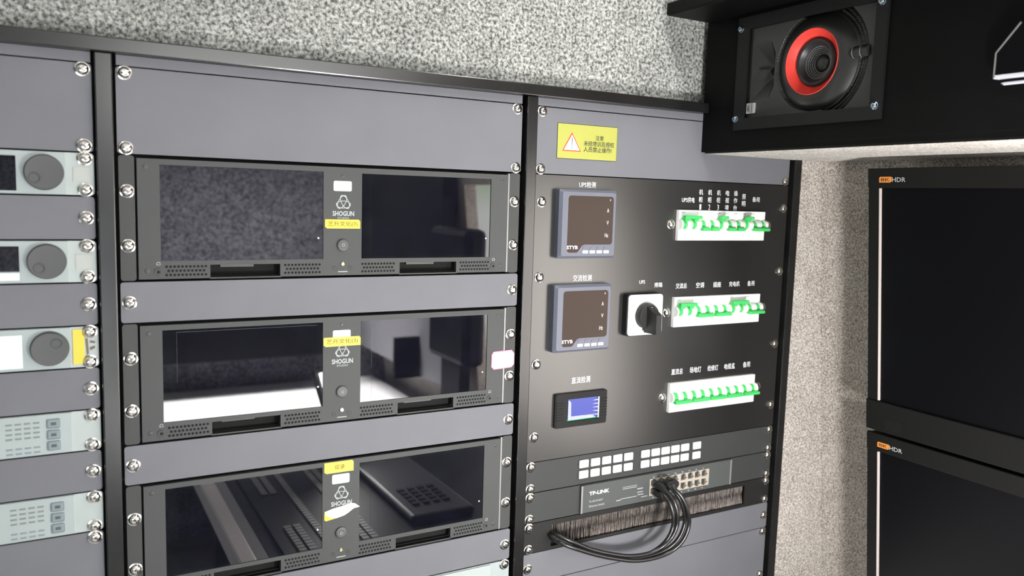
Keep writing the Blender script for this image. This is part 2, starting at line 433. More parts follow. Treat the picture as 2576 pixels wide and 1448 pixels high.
def recorder(u0, label, tape, taper):
    t = rack_thing('video_recorder', label, 'recorder', 1, u0, 3, 'twin-screen recorders in the rack')
    h = 3 * U
    holes = [(0.0403, 0.2170, 0.0092, 0.1115), (0.2637, 0.4384, 0.0098, 0.1113), (0.0905, 0.1668, 0.1163, 0.1311), (0.3130, 0.3904, 0.1166, 0.1311)]
    b = MB(); frame_with_holes(b, 0.0184, 0.4630, 0.0034, 0.1311, holes, -0.006, 0.0); b.build('face_plate', M_REC, t)
    b = MB(); b.box(0.0, 0.4826, -0.014, -0.0135, 0.0, h); b.build('chassis', M_DARK, t)
    b = MB(); b.prism(rr(0.0012, 0.0162, 0.0010, h - 0.001, 0.003), -0.0035, -0.0008); b.build('rack_ear', M_EAR, t)
    b = MB(); b.prism(rr(0.4660, 0.4816, 0.0010, h - 0.001, 0.003), -0.0035, -0.0008); b.build('rack_ear', M_EAR, t)
    b = MB(); b.box(0.4632, 0.4655, -0.006, 0.0004, 0.0016, h - 0.0016, 0.0003); b.build('ear_lip', M_EDGE, t)  # paler than the ears: the highlight on this edge is put into its colour
    for x0, x1, z0, z1 in holes[:2]:
        b = MB(); b.box(x0, x1, -0.0040, -0.0010, z0, z1); sc_ = b.build('screen', M_GLASS, t)
        b = MB(); b.box(x0 + 0.0145, x1 - 0.0065, -0.0010, -0.0008, z0 + 0.003, z1 - 0.0035); b.build('active_area', M_ACTIVE, sc_)
    for x0, x1, z0, z1 in holes[2:]:
        s = MB(); s.box(x0, x1, -0.0125, -0.0120, z0, z1); s.box(x0, x1, -0.012, -0.006, z1 - 0.0022, z1 - 0.0012); so = s.build('drive_slot', M_HOLE, t)
        s = MB(); s.box(x0 + 0.012, x1 - 0.028, -0.0105, -0.0085, z0 + 0.0006, z0 + 0.0034); s.build('slot_catch', M_KNOB, so, off=OFF[t.name])
        s = MB(); s.box(x0 - 0.001, x1 + 0.001, -0.002, 0.0006, z1 - 0.0010, z1 + 0.0008, 0.0003); s.build('slot_sill', M_EAR, so, off=OFF[t.name])
    for x in (0.0458, 0.1725, 0.2650, 0.3965):
        v = place(VENT, 'vent_holes', t, x, 0.0, 0.1178); v['kind'] = 'stuff'
    for x, z in ((0.0266, 0.0121), (0.0265, 0.1219), (0.2403, 0.0129), (0.4548, 0.0117), (0.4548, 0.1224)):
        place(SMALLSCREW, 'small_screw', t, x, 0.0, z)
    for x, z in ((0.0374, 0.1234), (0.4441, 0.1233)):
        b = MB(); b.lathe([(0.0041, 0), (0.0041, 0.0008), (0.0034, 0.0010), (0.0022, 0.0007), (0.0020, 0.0003), (0, 0.0003)], x, z, 18); j = b.build('headphone_jack', M_REC, t, True)
        b = MB(); b.prism(circ(x, z, 0.0014, 10), 0.0004, 0.0006); b.build('jack_hole', M_HOLE, j, off=OFF[t.name])
        b = MB(); b.ring(circ(x + 0.0004, z - 0.0090, 0.0019, 12), circ(x + 0.0004, z - 0.0090, 0.0013, 12), 0.0, 0.0002); b.box(x - 0.0018, x - 0.0008, 0, 0.0002, z - 0.0092, z - 0.0074); b.box(x + 0.0014, x + 0.0024, 0, 0.0002, z - 0.0092, z - 0.0074)
        b.build('headphone_symbol', M_GTEXT, t)
    b = MB(); b.lathe([(0.0072, 0), (0.0072, 0.0016), (0.0066, 0.0024), (0.0045, 0.0030), (0.0020, 0.0024), (0, 0.0022)], 0.2404, 0.0950, 28); kb = b.build('power_button', M_KNOB, t, True)
    b = MB(); b.ring(circ(0.2404, 0.0950, 0.0018, 14), circ(0.2404, 0.0950, 0.0013, 14), 0.0027, 0.0030); b.build('power_symbol', M_GTEXT, kb, off=OFF[t.name])
    b = MB(); b.lathe([(0.0026, 0), (0.0026, 0.0008), (0.0019, 0.0014), (0.0009, 0.0014), (0.0008, 0.0004), (0, 0.0004)], 0.2405, 0.1178, 14); b.build('brass_socket', mat('brass', (0.75, 0.65, 0.45), 0.25, metal=1.0), t, True)
    for x in (0.2309, 0.2497):
        b = MB(); b.lathe([(0.0026, 0.0), (0.0026, 0.0004), (0.0021, 0.0004), (0.0019, 0.0002), (0, 0.0002)], x, 0.1222, 14); b.build('port_cap', M_EAR, t, True)
    b = MB(); b.box(0.2350, 0.2465, 0.0, 0.0002, 0.1262, 0.1272); b.build('port_print', M_GTEXT, t)
    for x in (0.2113, 0.4326):
        b = MB(); b.prism(circ(x, 0.0868, 0.0011, 10), -0.0008, -0.0004); b.build('white_dot', M_PAPER, t)
    # three interlaced loops of the maker's mark
    b = MB()
    for k in range(3):
        a0 = math.radians(120 * k - 90); ox, oz = 0.0020 * math.cos(a0 + math.pi), 0.0020 * math.sin(a0 + math.pi)
        o_, i_ = [], []
        for q in range(28):
            th = 2 * math.pi * q / 28
            for lst, e in ((o_, 1.0), (i_, 0.88)):
                ex, ez = 0.0090 * e * math.cos(th), 0.0046 * (e - 0.05 * (e < 1)) * math.sin(th)
                ca, sa = math.cos(a0 + math.pi / 2), math.sin(a0 + math.pi / 2)
                lst.append((0.2408 + ox + ex * ca - ez * sa, 0.0450 + oz + ex * sa + ez * ca))
        b.ring(o_, i_, 0.0002, 0.0004 + 0.0001 * k)
    b.build('logo', M_GTEXT, t)
    text('SHOGUN', 0.2278, 0.2540, 0.0547, 0.0606, mat('pale_grey_print', (0.50, 0.54, 0.55), 0.6), t, 0.0003, bold=0.02)
    text('STUDIO', 0.2338, 0.2478, 0.0618, 0.0640, M_GTEXT, t, 0.0003, bold=0.01)
    # stickers
    zs = 0.0195 if taper != 2 else 0.0205
    b = MB(); b.prism(rr(0.2289, 0.2508, zs, zs + 0.0118, 0.0018), 0.0002, 0.0005); st = b.build('asset_sticker', M_PAPER, t); st['label'] = 'small white asset sticker'
    b = MB(); b.box(0.2400, 0.2485, 0.0005, 0.0007, zs + 0.0048, zs + 0.0053); b.build('sticker_print', M_GTEXT, st, off=OFF[t.name])
    if taper == 0: z0, x0, x1, h_ = 0.0646, 0.2186, 0.2616, 0.0108
    elif taper == 1: z0, x0, x1, h_ = 0.0278, 0.2174, 0.2634, 0.0112
    else: z0, x0, x1, h_ = 0.0042, 0.2190, 0.2558, 0.0138
    b = MB(); b.prism([(x0, z0), (x1 - 0.002, z0), (x1, z0 + 0.0022), (x1, z0 + h_), (x0 + 0.0028, z0 + h_), (x0, z0 + h_ - 0.002)], 0.0004, 0.0008)
    tp = b.build('tape_label', M_YELLOW, t); tp['label'] = 'yellow tape label'
    if taper < 2: text(tape, x0 + 0.0035, x1 - 0.0035, z0 + 0.0022, z0 + 0.0088, mat('faded_print', (0.14, 0.11, 0.015), 0.7), tp, 0.0010)
    else: text(tape, x0 + 0.0125, x0 + 0.0255, z0 + 0.0040, z0 + 0.0098, mat('faded_print', (0.14, 0.11, 0.015), 0.7), tp, 0.0010)
    if taper == 2:
        b = MB(); b.prism([(0.2192, 0.0655), (0.2300, 0.0628), (0.2430, 0.0610), (0.2520, 0.0590), (0.2580, 0.0605), (0.2640, 0.0655), (0.2560, 0.0665), (0.2500, 0.0705), (0.2440, 0.0735), (0.2345, 0.0755), (0.2270, 0.0740), (0.2215, 0.0700)], 0.0003, 0.0016)
        tt = b.build('torn_tape', M_PAPER, t); tt['label'] = 'torn strip of white paper backing'
        b = MB(); b.prism([(0.2192, 0.0662), (0.2215, 0.0700), (0.2270, 0.0740), (0.2345, 0.0757), (0.2215, 0.0775), (0.2192, 0.0762)], 0.0003, 0.0010); b.build('tape_scrap', M_YELLOW, tt, off=OFF[t.name])
    if taper == 1:
        b = MB(); b.prism([(0.4478, 0.0600), (0.4755, 0.0590), (0.4800, 0.0640), (0.4800, 0.0795), (0.4755, 0.0835), (0.4490, 0.0848), (0.4448, 0.0808), (0.4450, 0.0640)], 0.0006, 0.0010)
        pk = b.build('paper_sticker', M_PINK, t); pk['label'] = 'white sticker with pink border'
        b = MB(); b.prism([(0.4487, 0.0614), (0.4750, 0.0604), (0.4790, 0.0646), (0.4790, 0.0789), (0.4750, 0.0822), (0.4498, 0.0834), (0.4460, 0.0802), (0.4462, 0.0646)], 0.0010, 0.0013)
        b.build('sticker_paper', M_PAPER, pk, off=OFF[t.name])
    screws(t, [0.857, 2.143], -0.0008)
    return t
# text() looks up offsets by parent name: give sub-parents their thing's offset
_old_build = MB.build
def _build(self, name, m, parent=None, smooth=False, off=None):
    o = _old_build(self, name, m, parent, smooth, off)
    if parent is not None: OFF[o.name] = off if off is not None else OFF.get(parent.name, Vector((0, 0, 0)))
    return o
MB.build = _build
recorder(2, 'dark grey twin-screen recorder with yellow tape below its maker name', '艺升文化(7)', 0)
recorder(6, 'dark grey twin-screen recorder with a pink-bordered sticker on its edge', '艺升文化(3)', 1)
recorder(10, 'dark grey twin-screen recorder with torn white and yellow tape', '双录', 2)

# light grey unit at the very bottom of the recorder column
t = rack_thing('rack_unit', 'pale grey rack unit with an orange mark below the recorders', 'rack unit', 1, 14, 2)
b = MB(); b.prism(rr(0.0010, PW - 0.0008, 0.0012, 2 * U - 0.001, 0.003), -0.003, 0.0); b.build('face_plate', M_DECK, t)
b = MB(); b.box(0.06, 0.452, 0.0, 0.003, 0.002, 2 * U - 0.002, 0.001); b.build('front_cover', M_DECKEAR, t)
b = MB(); b.prism(circ(0.436, 0.0330, 0.0055, 16), 0.003, 0.0036); b.build('orange_mark', M_ORANGE, t)
screws(t, [0.143, 1.857], 0.0)

# ------------------------------------------------------------------ silver decks (left column)
def deck(u0, label, dim, yellow):
    t = rack_thing('disk_recorder', label, 'deck', 0, u0, 1, 'silver decks with jog knobs')
    b = MB(); b.prism(rr(0.0008, PW - 0.0004, 0.0010, U - 0.001, 0.0035), -0.003, -0.0004); b.build('rack_ear', M_DECKEAR, t)
    b = MB(); b.box(0.026, 0.4567, -0.001, 0.0012, 0.0012, U - 0.0012, 0.0006); b.build('front_cover', M_DECK, t)
    b = MB(); b.box(0.315, 0.4138, 0.0012, 0.0018, 0.0065, 0.0405); b.build('display', M_GLASS, t)
    b = MB(); b.lathe([(0.0178, 0.0012), (0.0178, 0.0014), (0.0172, 0.0060), (0.0165, 0.0075), (0.0120, 0.0072), (0, 0.0070)], 0.4376, 0.0217, 36); kb = b.build('jog_knob', M_KNOB, t, True)
    b = MB(); b.lathe([(0.0056, 0.0071), (0.0052, 0.0079), (0.0044, 0.0079), (0.0030, 0.0068), (0, 0.0064)], 0.4376 + dim[0], 0.0217 + dim[1], 20); b.build('finger_dimple', M_KNOB, kb, True)
    for i in range(6):
        b = MB(); b.box(0.060 + i * 0.032, 0.084 + i * 0.032, 0.0012, 0.0026, 0.012, 0.032, 0.001); b.build('transport_button', M_DECKBTN, t)
    if yellow:
        b = MB(); b.box(0.4585, 0.4690, 0.0002, 0.0006, 0.0035, 0.0400); k = b.build('tape_label', M_YELLOW, t); k['label'] = 'yellow tape label'
        b = MB(); b.prism([(0.4700, 0.0140), (0.4720, 0.0130), (0.4730, 0.0290), (0.4712, 0.0310)], 0, 0.0002); b.prism([(0.4745, 0.0155), (0.4790, 0.0170), (0.4785, 0.0190), (0.4742, 0.0180)], 0, 0.0002); b.prism([(0.4740, 0.0230), (0.4785, 0.0215), (0.4788, 0.0240), (0.4742, 0.0262)], 0, 0.0002)
        b.build('scribble', mat('brown_ink', (0.16, 0.13, 0.09), 0.7), t)
    else:
        b = MB(); b.box(0.4632, 0.4790, -0.0002, 0.0002, 0.0150, 0.0300); k = b.build('asset_sticker', mat('pale_sticker', (0.44, 0.46, 0.44), 0.5), t); k['label'] = 'pale worn sticker'
    screws(t, [0.143, 0.857], -0.0004)
deck(2, 'silver jog-knob deck just below the tall blank plate', (-0.0078, 0.0058), False)
deck(4, 'silver jog-knob deck between the plain deck and the yellow-taped deck', (-0.0065, 0.0065), False)
deck(6, 'silver jog-knob deck with yellow tape and brown scribble', (0.0066, -0.0060), True)
def router(u0, label, dx):
    t = rack_thing('router_controller', label, 'control panel', 0, u0, 1, 'silver button panels in the rack')
    b = MB(); b.prism(rr(0.0008, PW - 0.0004, 0.0010, U - 0.001, 0.0035), -0.003, -0.0004); b.build('rack_ear', M_DECKEAR, t)
    b = MB(); b.box(0.026, 0.4555, -0.001, 0.0012, 0.0012, U - 0.0012, 0.0006); b.build('front_cover', M_DECK, t)
    for i in range(3):
        b = MB(); b.box(0.4327 + dx, 0.4445 + dx, 0.0012, 0.0026, 0.0062 + i * 0.0116, 0.0158 + i * 0.0116, 0.0012); k = b.build('button', M_DECKBTN, t)
        b = MB(); b.box(0.4362 + dx, 0.4410 + dx, 0.0026, 0.0028, 0.0095 + i * 0.0116, 0.0125 + i * 0.0116); b.build('button_mark', M_KNOB, k)
    for blk in (0, 1, 2, 3):
        ox = -0.062 * blk
        for r in range(6):
            for c in range(4):
                z = 0.0080 + r * 0.0050 + (0.0055 if r > 3 else 0)
                b = MB(); b.box(0.3965 + dx + ox + c * 0.0080, 0.4022 + dx + ox + c * 0.0080, 0.0012, 0.0016, z, z + 0.0017); b.build('legend_mark', M_DECKMARK if r < 4 else M_DECKBTN, t)
        if blk:
            for i in range(3):
                b = MB(); b.box(0.4327 + dx + ox, 0.4400 + dx + ox, 0.0012, 0.0026, 0.0062 + i * 0.0116, 0.0158 + i * 0.0116, 0.0012); b.build('button', M_DECKBTN, t)
    screws(t, [0.143, 0.857], -0.0004)
router(8, 'silver panel of small legends and grey buttons under the yellow-taped deck', 0.0)
router(10, 'silver panel of small legends and grey buttons over the lowest blank plate', 0.0012)

# ------------------------------------------------------------------ power panel
pp = rack_thing('power_panel', 'large black power distribution panel with white Chinese legends', 'panel', 2, 2, 9)
b = MB(); b.prism(rr(0.0004, PW - 0.0006, 0.0008, 9 * U - 0.0006, 0.002), -0.003, 0.0); b.build('plate', M_POWER, pp)
for z in (0.0375, 0.1398, 0.2605, 0.3638):
    place(SCREW, 'screw', pp, 0.0118, 0.0, z); place(SCREW, 'screw', pp, 0.4735, 0.0, z)
for z in (0.0655, 0.1984, 0.3296):
    place(SCREW, 'screw', pp, 0.2390, 0.0, z); place(SCREW, 'screw', pp, 0.4395, 0.0, z)
T = lambda s, x0, x1, z0, z1: text(s, x0, x1, z0, z1, M_TEXT, pp, 0.0003, bold=0.006)
T('UPS检测', 0.0718, 0.0997, 0.0078, 0.0165); T('交流检测', 0.0675, 0.0990, 0.1375, 0.1470); T('直流检测', 0.0716, 0.1036, 0.2835, 0.2932)
T('UPS', 0.1846, 0.1952, 0.1480, 0.1533); T('旁路', 0.2131, 0.2287, 0.1520, 0.1592)
T('UPS供电', 0.2577, 0.2830, 0.0245, 0.0325)
for x, s in ((0.2950, '机柜1'), (0.3131, '机柜2'), (0.3311, '机柜3'), (0.3492, '电视墙'), (0.3667, '操作台')):
    for i, ch in enumerate(s):
        w = 0.0039 if not ch.isdigit() else 0.0018
        T(ch, x - w, x + w, 0.0120 + i * 0.0112, 0.0203 + i * 0.0112)
for i, ch in enumerate('照明'): T(ch, 0.3806, 0.3882, 0.0168 + i * 0.0108, 0.0250 + i * 0.0108)
T('备用', 0.4030, 0.4187, 0.0205, 0.0285)
for s, x0, x1 in (('交流总', 0.2546, 0.2766), ('空调', 0.2950, 0.3112), ('插座', 0.3300, 0.3465), ('充电机', 0.3636, 0.3865), ('备用', 0.4032, 0.4187)): T(s, x0, x1, 0.1540, 0.1625)
for s, x0, x1 in (('直流总', 0.2548, 0.2776), ('场地灯', 0.2914, 0.3149), ('检修灯', 0.3283, 0.3509), ('电缆盘', 0.3637, 0.3869), ('备用', 0.4045, 0.4203)): T(s, x0, x1, 0.2862, 0.2955)
PZ = -2 * U

def meter(x0, z0, label):
    w, h = 0.0955, 0.0945
    t = thing('panel_meter', label, 'meter', (BAY[2] + x0, 0, PZ - z0 - h), 'square panel meters', off=(0, 0, h))
    o_ = rr(0, w, 0, h, 0.003); f_ = rr(0.0035, w - 0.0035, 0.0035, h - 0.0035, 0.003)
    win = rr(0.0125, w - 0.0075, 0.0085, 0.0745, 0.004)
    b = MB(); b.prism(o_, 0.0, 0.0095); b.build('case', M_METER, t)
    b = MB(); b.prism(o_, 0.0095, 0.0140, top=f_); b.build('bezel', M_METER, t)
    wp = [(0.0125, 0.0120), (0.0140, 0.0092), (0.0165, 0.0085), (w - 0.0110, 0.0085), (w - 0.0080, 0.0105), (w - 0.0075, 0.0130), (w - 0.0075, 0.0712), (w - 0.0085, 0.0740), (w - 0.0115, 0.0752),
          (0.0415, 0.0752), (0.0375, 0.0765), (0.0305, 0.0850), (0.0280, 0.0862), (0.0160, 0.0862), (0.0135, 0.0850), (0.0125, 0.0825)]
    b = MB(); b.prism(wp, 0.0138, 0.0142); b.build('display_window', M_METERW, t)
    text('STYB', 0.0118, 0.0300, 0.0765, 0.0815, M_TEXT, t, 0.0145, bold=0.03)
    text('A', 0.0770, 0.0805, 0.0250, 0.0305, M_TEXT, t, 0.0145); text('V', 0.0770, 0.0805, 0.0420, 0.0475, M_TEXT, t, 0.0145); text('Hz', 0.0745, 0.0805, 0.0595, 0.0650, M_TEXT, t, 0.0145)
    text('K', 0.0815, 0.0835, 0.0120, 0.0145, M_TEXT, t, 0.0145)
    for i in range(4):
        x = 0.0385 + i * 0.0118
        b = MB(); b.prism(rr(x, x + 0.0090, 0.0778, 0.0822, 0.0020), 0.0139, 0.0146); b.build('push_button', M_METER, t)
        b = MB(); b.prism(rr(x, x + 0.0090, 0.0832, 0.0874, 0.0008), 0.0140, 0.0143); k = b.build('key_legend', M_TEXT, t)
        b = MB(); b.box(x + 0.0030, x + 0.0062, 0.0143, 0.0145, 0.0850, 0.0856); b.build('arrow_print', M_METER, k)
meter(0.0338, 0.0192, 'blue-grey square meter under the UPS monitoring legend')
meter(0.0312, 0.1500, 'blue-grey square meter beside the white rotary switch')

# DC meter with blue LCD
t = thing('lcd_meter', 'small dark meter with bright blue LCD under clear film', 'meter', (BAY[2] + 0.0430, 0, PZ - 0.3545), off=(0, 0, 0.0490))
w, h = 0.0890, 0.0490
b = MB(); frame_with_holes(b, 0.002, w - 0.002, 0.0, h, [(0.0200, 0.0755, 0.0085, 0.0415)], 0.0, 0.0048)
b.prism(rr(0, 0.006, 0.0, h, 0.0025), 0, 0.0042); b.prism(rr(w - 0.006, w, 0.0, h, 0.0025), 0, 0.0042); b.build('case', M_SPKFRAME, t)
b = MB(); b.box(0.0200, 0.0755, 0.0, 0.0012, 0.0085, 0.0415); b.build('circuit_board', M_PCB, t)
b = MB(); b.box(0.0225, 0.0745, 0.0012, 0.0030, 0.0092, 0.0395); lc = b.build('lcd_screen', M_LCD, t)
b = MB(); b.prism([(0.0235, 0.0105), (0.0270, 0.0135), (0.0280, 0.0340), (0.0650, 0.0345), (0.0700, 0.0390), (0.0225, 0.0395), (0.0225, 0.0100)], 0.0031, 0.0038); b.build('clear_film', M_FILM, t)
b = MB()
for i in range(5): b.prism([(0.0640, 0.014 + i * 0.005), (0.0745, 0.0125 + i * 0.0055), (0.0745, 0.0140 + i * 0.0055)], 0.0031, 0.0040)
b.box(0.0735, 0.0755, 0.0030, 0.0046, 0.0090, 0.0400); b.build('film_fold', mat('film_pale', (0.55, 0.57, 0.70), 0.2), t)
for s in (0, 1):
    for i in range(7):
        b = MB(); x0 = 0.0008 if s == 0 else 0.0775
        b.box(x0, x0 + 0.0120, 0.0040, 0.0052, 0.0120 + i * 0.0042, 0.0126 + i * 0.0042); b.build('vent_groove', M_HOLE, t)

# transfer switch
t = thing('rotary_switch', 'white square rotary switch with large black lever handle', 'switch', (BAY[2] + 0.1560, 0, PZ - 0.2285), off=(0, 0, 0.0620))
b = MB(); b.prism(rr(0, 0.0660, 0, 0.0620, 0.005), 0, 0.0105); b.build('base', M_SPKFRAME, t)
b = MB(); b.prism(rr(0.0018, 0.0650, 0.0012, 0.0610, 0.005), 0.0105, 0.0120); fp = b.build('face_plate', mat('face_plate_white', (0.80, 0.80, 0.80), 0.35), t)
for x, z in ((0.0345, 0.0040), (0.0530, 0.0100)):
    b = MB(); b.box(x, x + 0.0010, 0.0120, 0.0122, z, z + 0.0042); b.build('index_mark', M_GTEXT, fp)
b = MB(); b.lathe([(0.0190, 0.0120), (0.0190, 0.0180), (0.0175, 0.0220), (0, 0.0222)], 0.0335, 0.0320, 36); kb = b.build('rotary_knob', M_BOOT, t, True)
b = MB(); b.prism([(0.0275, 0.0145), (0.0395, 0.0145), (0.0395, 0.0560), (0.0275, 0.0560)], 0.0170, 0.0430, top=[(0.0290, 0.0280), (0.0385, 0.0275), (0.0385, 0.0560), (0.0290, 0.0560)]); b.build('lever_handle', M_BOOT, kb)
b = MB(); b.prism([(0.0325, 0.0185), (0.0350, 0.0185), (0.0350, 0.0235), (0.0325, 0.0235)], 0.0245, 0.0260, top=[(0.0325, 0.0185), (0.0350, 0.0185), (0.0350, 0.0235), (0.0325, 0.0235)]); b.build('pointer_mark', M_GTEXT, kb)

# circuit breakers
GX = 0.0179
def breaker(row_z, x0, poles, up, label):
    w = GX * poles
    t = thing('circuit_breaker', label, 'circuit breaker', (BAY[2] + x0, 0, PZ - row_z - 0.0455), 'white breakers in the power panel', off=(0, 0, 0.0455))
    b = MB(); b.box(0.0002, w - 0.0002, -0.01, 0.0060, 0.0, 0.0455, 0.0006)
    for k in range(poles):          # rounded nose beside each toggle slot
        xs = k * GX
        for a, c in ((xs + 0.0003, xs + 0.0032), (xs + 0.0112, xs + GX - 0.0003)):
            pts = [(0.0060, 0.0135)] + [(0.0060 + 0.0085 * math.sin(math.pi * q / 10), 0.0135 + 0.0080 * (1 - math.cos(math.pi * q / 10))) for q in range(1, 10)] + [(0.0060, 0.0295)]
            lo = [b.bm.verts.new(P(a, d, z)) for d, z in pts]; hi = [b.bm.verts.new(P(c, d, z)) for d, z in pts]
            b.bm.faces.new(lo[::-1]); b.bm.faces.new(hi)
            for i in range(len(pts)):
                j = (i + 1) % len(pts); b.bm.faces.new((lo[i], lo[j], hi[j], hi[i]))
    b.build('body', M_WHITE, t)
    b = MB()
    for k in range(poles):
        xs = k * GX + 0.0036
        pts = [(0.0055, 0.0145)] + [(0.0058 + 0.0068 * math.sin(math.pi * q / 8), 0.0145 + 0.0070 * (1 - math.cos(math.pi * q / 8))) for q in range(1, 8)] + [(0.0055, 0.0285)]
        lo = [b.bm.verts.new(P(xs, d, z)) for d, z in pts]; hi = [b.bm.verts.new(P(xs + 0.0072, d, z)) for d, z in pts]
        b.bm.faces.new(lo[::-1]); b.bm.faces.new(hi)
        for i in range(len(pts)):
            j = (i + 1) % len(pts); b.bm.faces.new((lo[i], lo[j], hi[j], hi[i]))
        z0, z1 = (0.0120, 0.0165) if up else (0.0245, 0.0290)
        b.box(xs, xs + 0.0072, 0.0085, 0.0170, z0, z1)
    z0, z1 = (0.0078, 0.0128) if up else (0.0256, 0.0304)
    b.box(0.0024, w - 0.0006, 0.0120, 0.0195, z0, z1, 0.0012)
    tg = b.build('toggle', M_GREEN, t)
    b = MB(); b.box(0.0035, 0.0115, 0.0060, 0.0062, 0.0030, 0.0042); b.build('maker_print', M_GTEXT, t)
    for k in range(poles):
        b = MB(); b.prism(circ(k * GX + 0.0075, 0.0335, 0.0004, 8), 0.0060, 0.0062); b.build('indicator', M_GTEXT, t)
X0 = 0.2488
x = X0
for poles, up, what in ((2, True, 'double-pole breaker, toggle up, under the UPS supply legend'), (1, False, 'single breaker, toggle down, right beside the UPS supply breaker'),
                        (1, False, 'single breaker, toggle down, beside the raised cabinet 3 breaker'), (1, True, 'single breaker, toggle up, under the cabinet 3 legend'),
                        (1, False, 'single breaker, toggle down, under the video wall legend'), (1, False, 'single breaker, toggle down, under the operating desk legend'),
                        (1, True, 'single breaker, toggle up, under the lighting legend'), (2, False, 'double-pole breaker, toggle down, spare of the UPS row')):
    breaker(0.0437, x, poles, up, 'white ' + what); x += GX * poles
x = X0
for up, what in ((True, 'toggle up, under the AC main legend'), (False, 'toggle down, under the air conditioner legend'), (False, 'toggle down, under the socket legend'),
                 (True, 'toggle up, under the charger legend'), (False, 'toggle down, spare of the AC row')):
    breaker(0.1750, x, 2, up, 'white double-pole breaker, ' + what); x += GX * 2
x = X0
for what in ('under the DC main legend', 'under the site lamp legend', 'under the service lamp legend', 'under the cable reel legend', 'spare of the DC row'):
    breaker(0.3072, x, 2, False, 'white double-pole breaker, toggle down, ' + what); x += GX * 2

# ------------------------------------------------------------------ keypad, network switch, brush strip
t = rack_thing('keypad_panel', 'dark grey keypad panel with two blocks of white keys', 'keypad', 2, 11, 1)
b = MB(); b.prism(rr(0.0006, PW - 0.0006, 0.0006, U - 0.0006, 0.002), -0.003, -0.0003); b.build('plate', M_KEYP, t)
keys = [(0.0893 + i * 0.0202, r) for r in (0, 1) for i in range(5)] + [(0.2022 + (i if i < 5 else 5.25) * 0.0196, r) for r in (0, 1) for i in range(6)]
for i, (x, r) in enumerate(keys):
    z = 0.0070 + r * 0.0158
    b = MB(); b.box(x, x + 0.0165, -0.0003, 0.0036, z, z + 0.0120, 0.0016); k = b.build('key', mat('key_white', (0.66, 0.68, 0.68), 0.5), t)
    b = MB(); b.box(x + 0.0055, x + 0.0110, 0.0036, 0.0038, z + 0.0052, z + 0.0064); b.build('key_print', mat('pale_print', (0.6, 0.62, 0.62), 0.6), k)
screws(t, [0.143, 0.857], -0.0003)

t = rack_thing('network_switch', 'grey network switch with sixteen ports and black cables', 'network switch', 2, 12, 1)
b = MB(); b.prism(rr(0.0006, PW - 0.0006, 0.0008, U - 0.0006, 0.002), -0.003, -0.0003); b.build('rack_ear', M_KEYP, t)
PX0, PX1, PZ0, PZ1 = 0.2205, 0.3410, 0.0098, 0.0362
b = MB(); frame_with_holes(b, 0.0935, 0.3890, 0.0014, U - 0.0016, [(PX0, PX1, PZ0, PZ1)], -0.0003, 0.0032); b.build('face_plate', M_SWITCH, t)
for x in (0.0935, 0.3862):
    b = MB(); b.box(x, x + 0.0032, 0.0030, 0.0046, 0.0014, U - 0.0016, 0.0006); b.build('end_rib', M_EDGE, t)
pitch = (PX1 - PX0 - 0.006) / 8
ph = []
for r in (0, 1):
    for c in range(8):
        x0 = PX0 + 0.0022 + c * pitch + (0.0026 if c > 3 else 0); z0 = PZ0 + 0.0018 if r == 0 else PZ0 + 0.0148
        ph.append((x0, x0 + 0.0098, z0, z0 + 0.0090))
b = MB(); frame_with_holes(b, PX0, PX1, PZ0, PZ1, ph, -0.0003, 0.0036); b.build('port_block', M_BEIGE, t)
for x0, x1, z0, z1 in ph:
    b = MB(); b.box(x0, x1, -0.0020, -0.0012, z0, z1); pt = b.build('port', M_HOLE, t)
    zz = (z0 - 0.0012, z0) if z0 < 0.02 else (z1, z1 + 0.0012)
    b = MB(); b.box(x0 + 0.0030, x1 - 0.0030, 0.0030, 0.0038, *zz); b.build('latch_notch', M_HOLE, pt)
    b = MB(); b.box(x1 - 0.0002, x1 + 0.0016, 0.0034, 0.0042, z0 + 0.0050, z0 + 0.0066); b.build('contact', M_CHROME, pt)
text('TP-LINK', 0.1081, 0.1440, 0.0120, 0.0175, M_TEXT, t, 0.0035, bold=0.03)
text('TL-SG1016DT', 0.1085, 0.1330, 0.0255, 0.0285, M_GTEXT, t, 0.0035, bold=0.01)
text('Ethernet Switch', 0.1085, 0.1360, 0.0325, 0.0357, M_GTEXT, t, 0.0035, bold=0.01)
for x0, x1, z0, z1 in ((0.169, 0.196, 0.0145, 0.0151), (0.169, 0.196, 0.0170, 0.0178), (0.166, 0.196, 0.0318, 0.0326), (0.197, 0.208, 0.0205, 0.0219), (0.197, 0.208, 0.0260, 0.0272), (0.198, 0.209, 0.0300, 0.0312), (0.158, 0.166, 0.0330, 0.0342), (0.205, 0.217, 0.0345, 0.0355)):
    b = MB(); b.box(x0, x1, 0.0032, 0.0034, z0, z1); b.build('status_print', M_GTEXT, t)
for i in range(8):
    for z in (0.0068, 0.0388):
        b = MB(); x = PX0 + 0.006 + i * pitch; b.box(x, x + 0.0030, 0.0032, 0.0034, z, z + 0.0012); b.build('port_number', M_ORANGE if i == 7 else M_GTEXT, t)
screws(t, [0.143, 0.857], -0.0003)

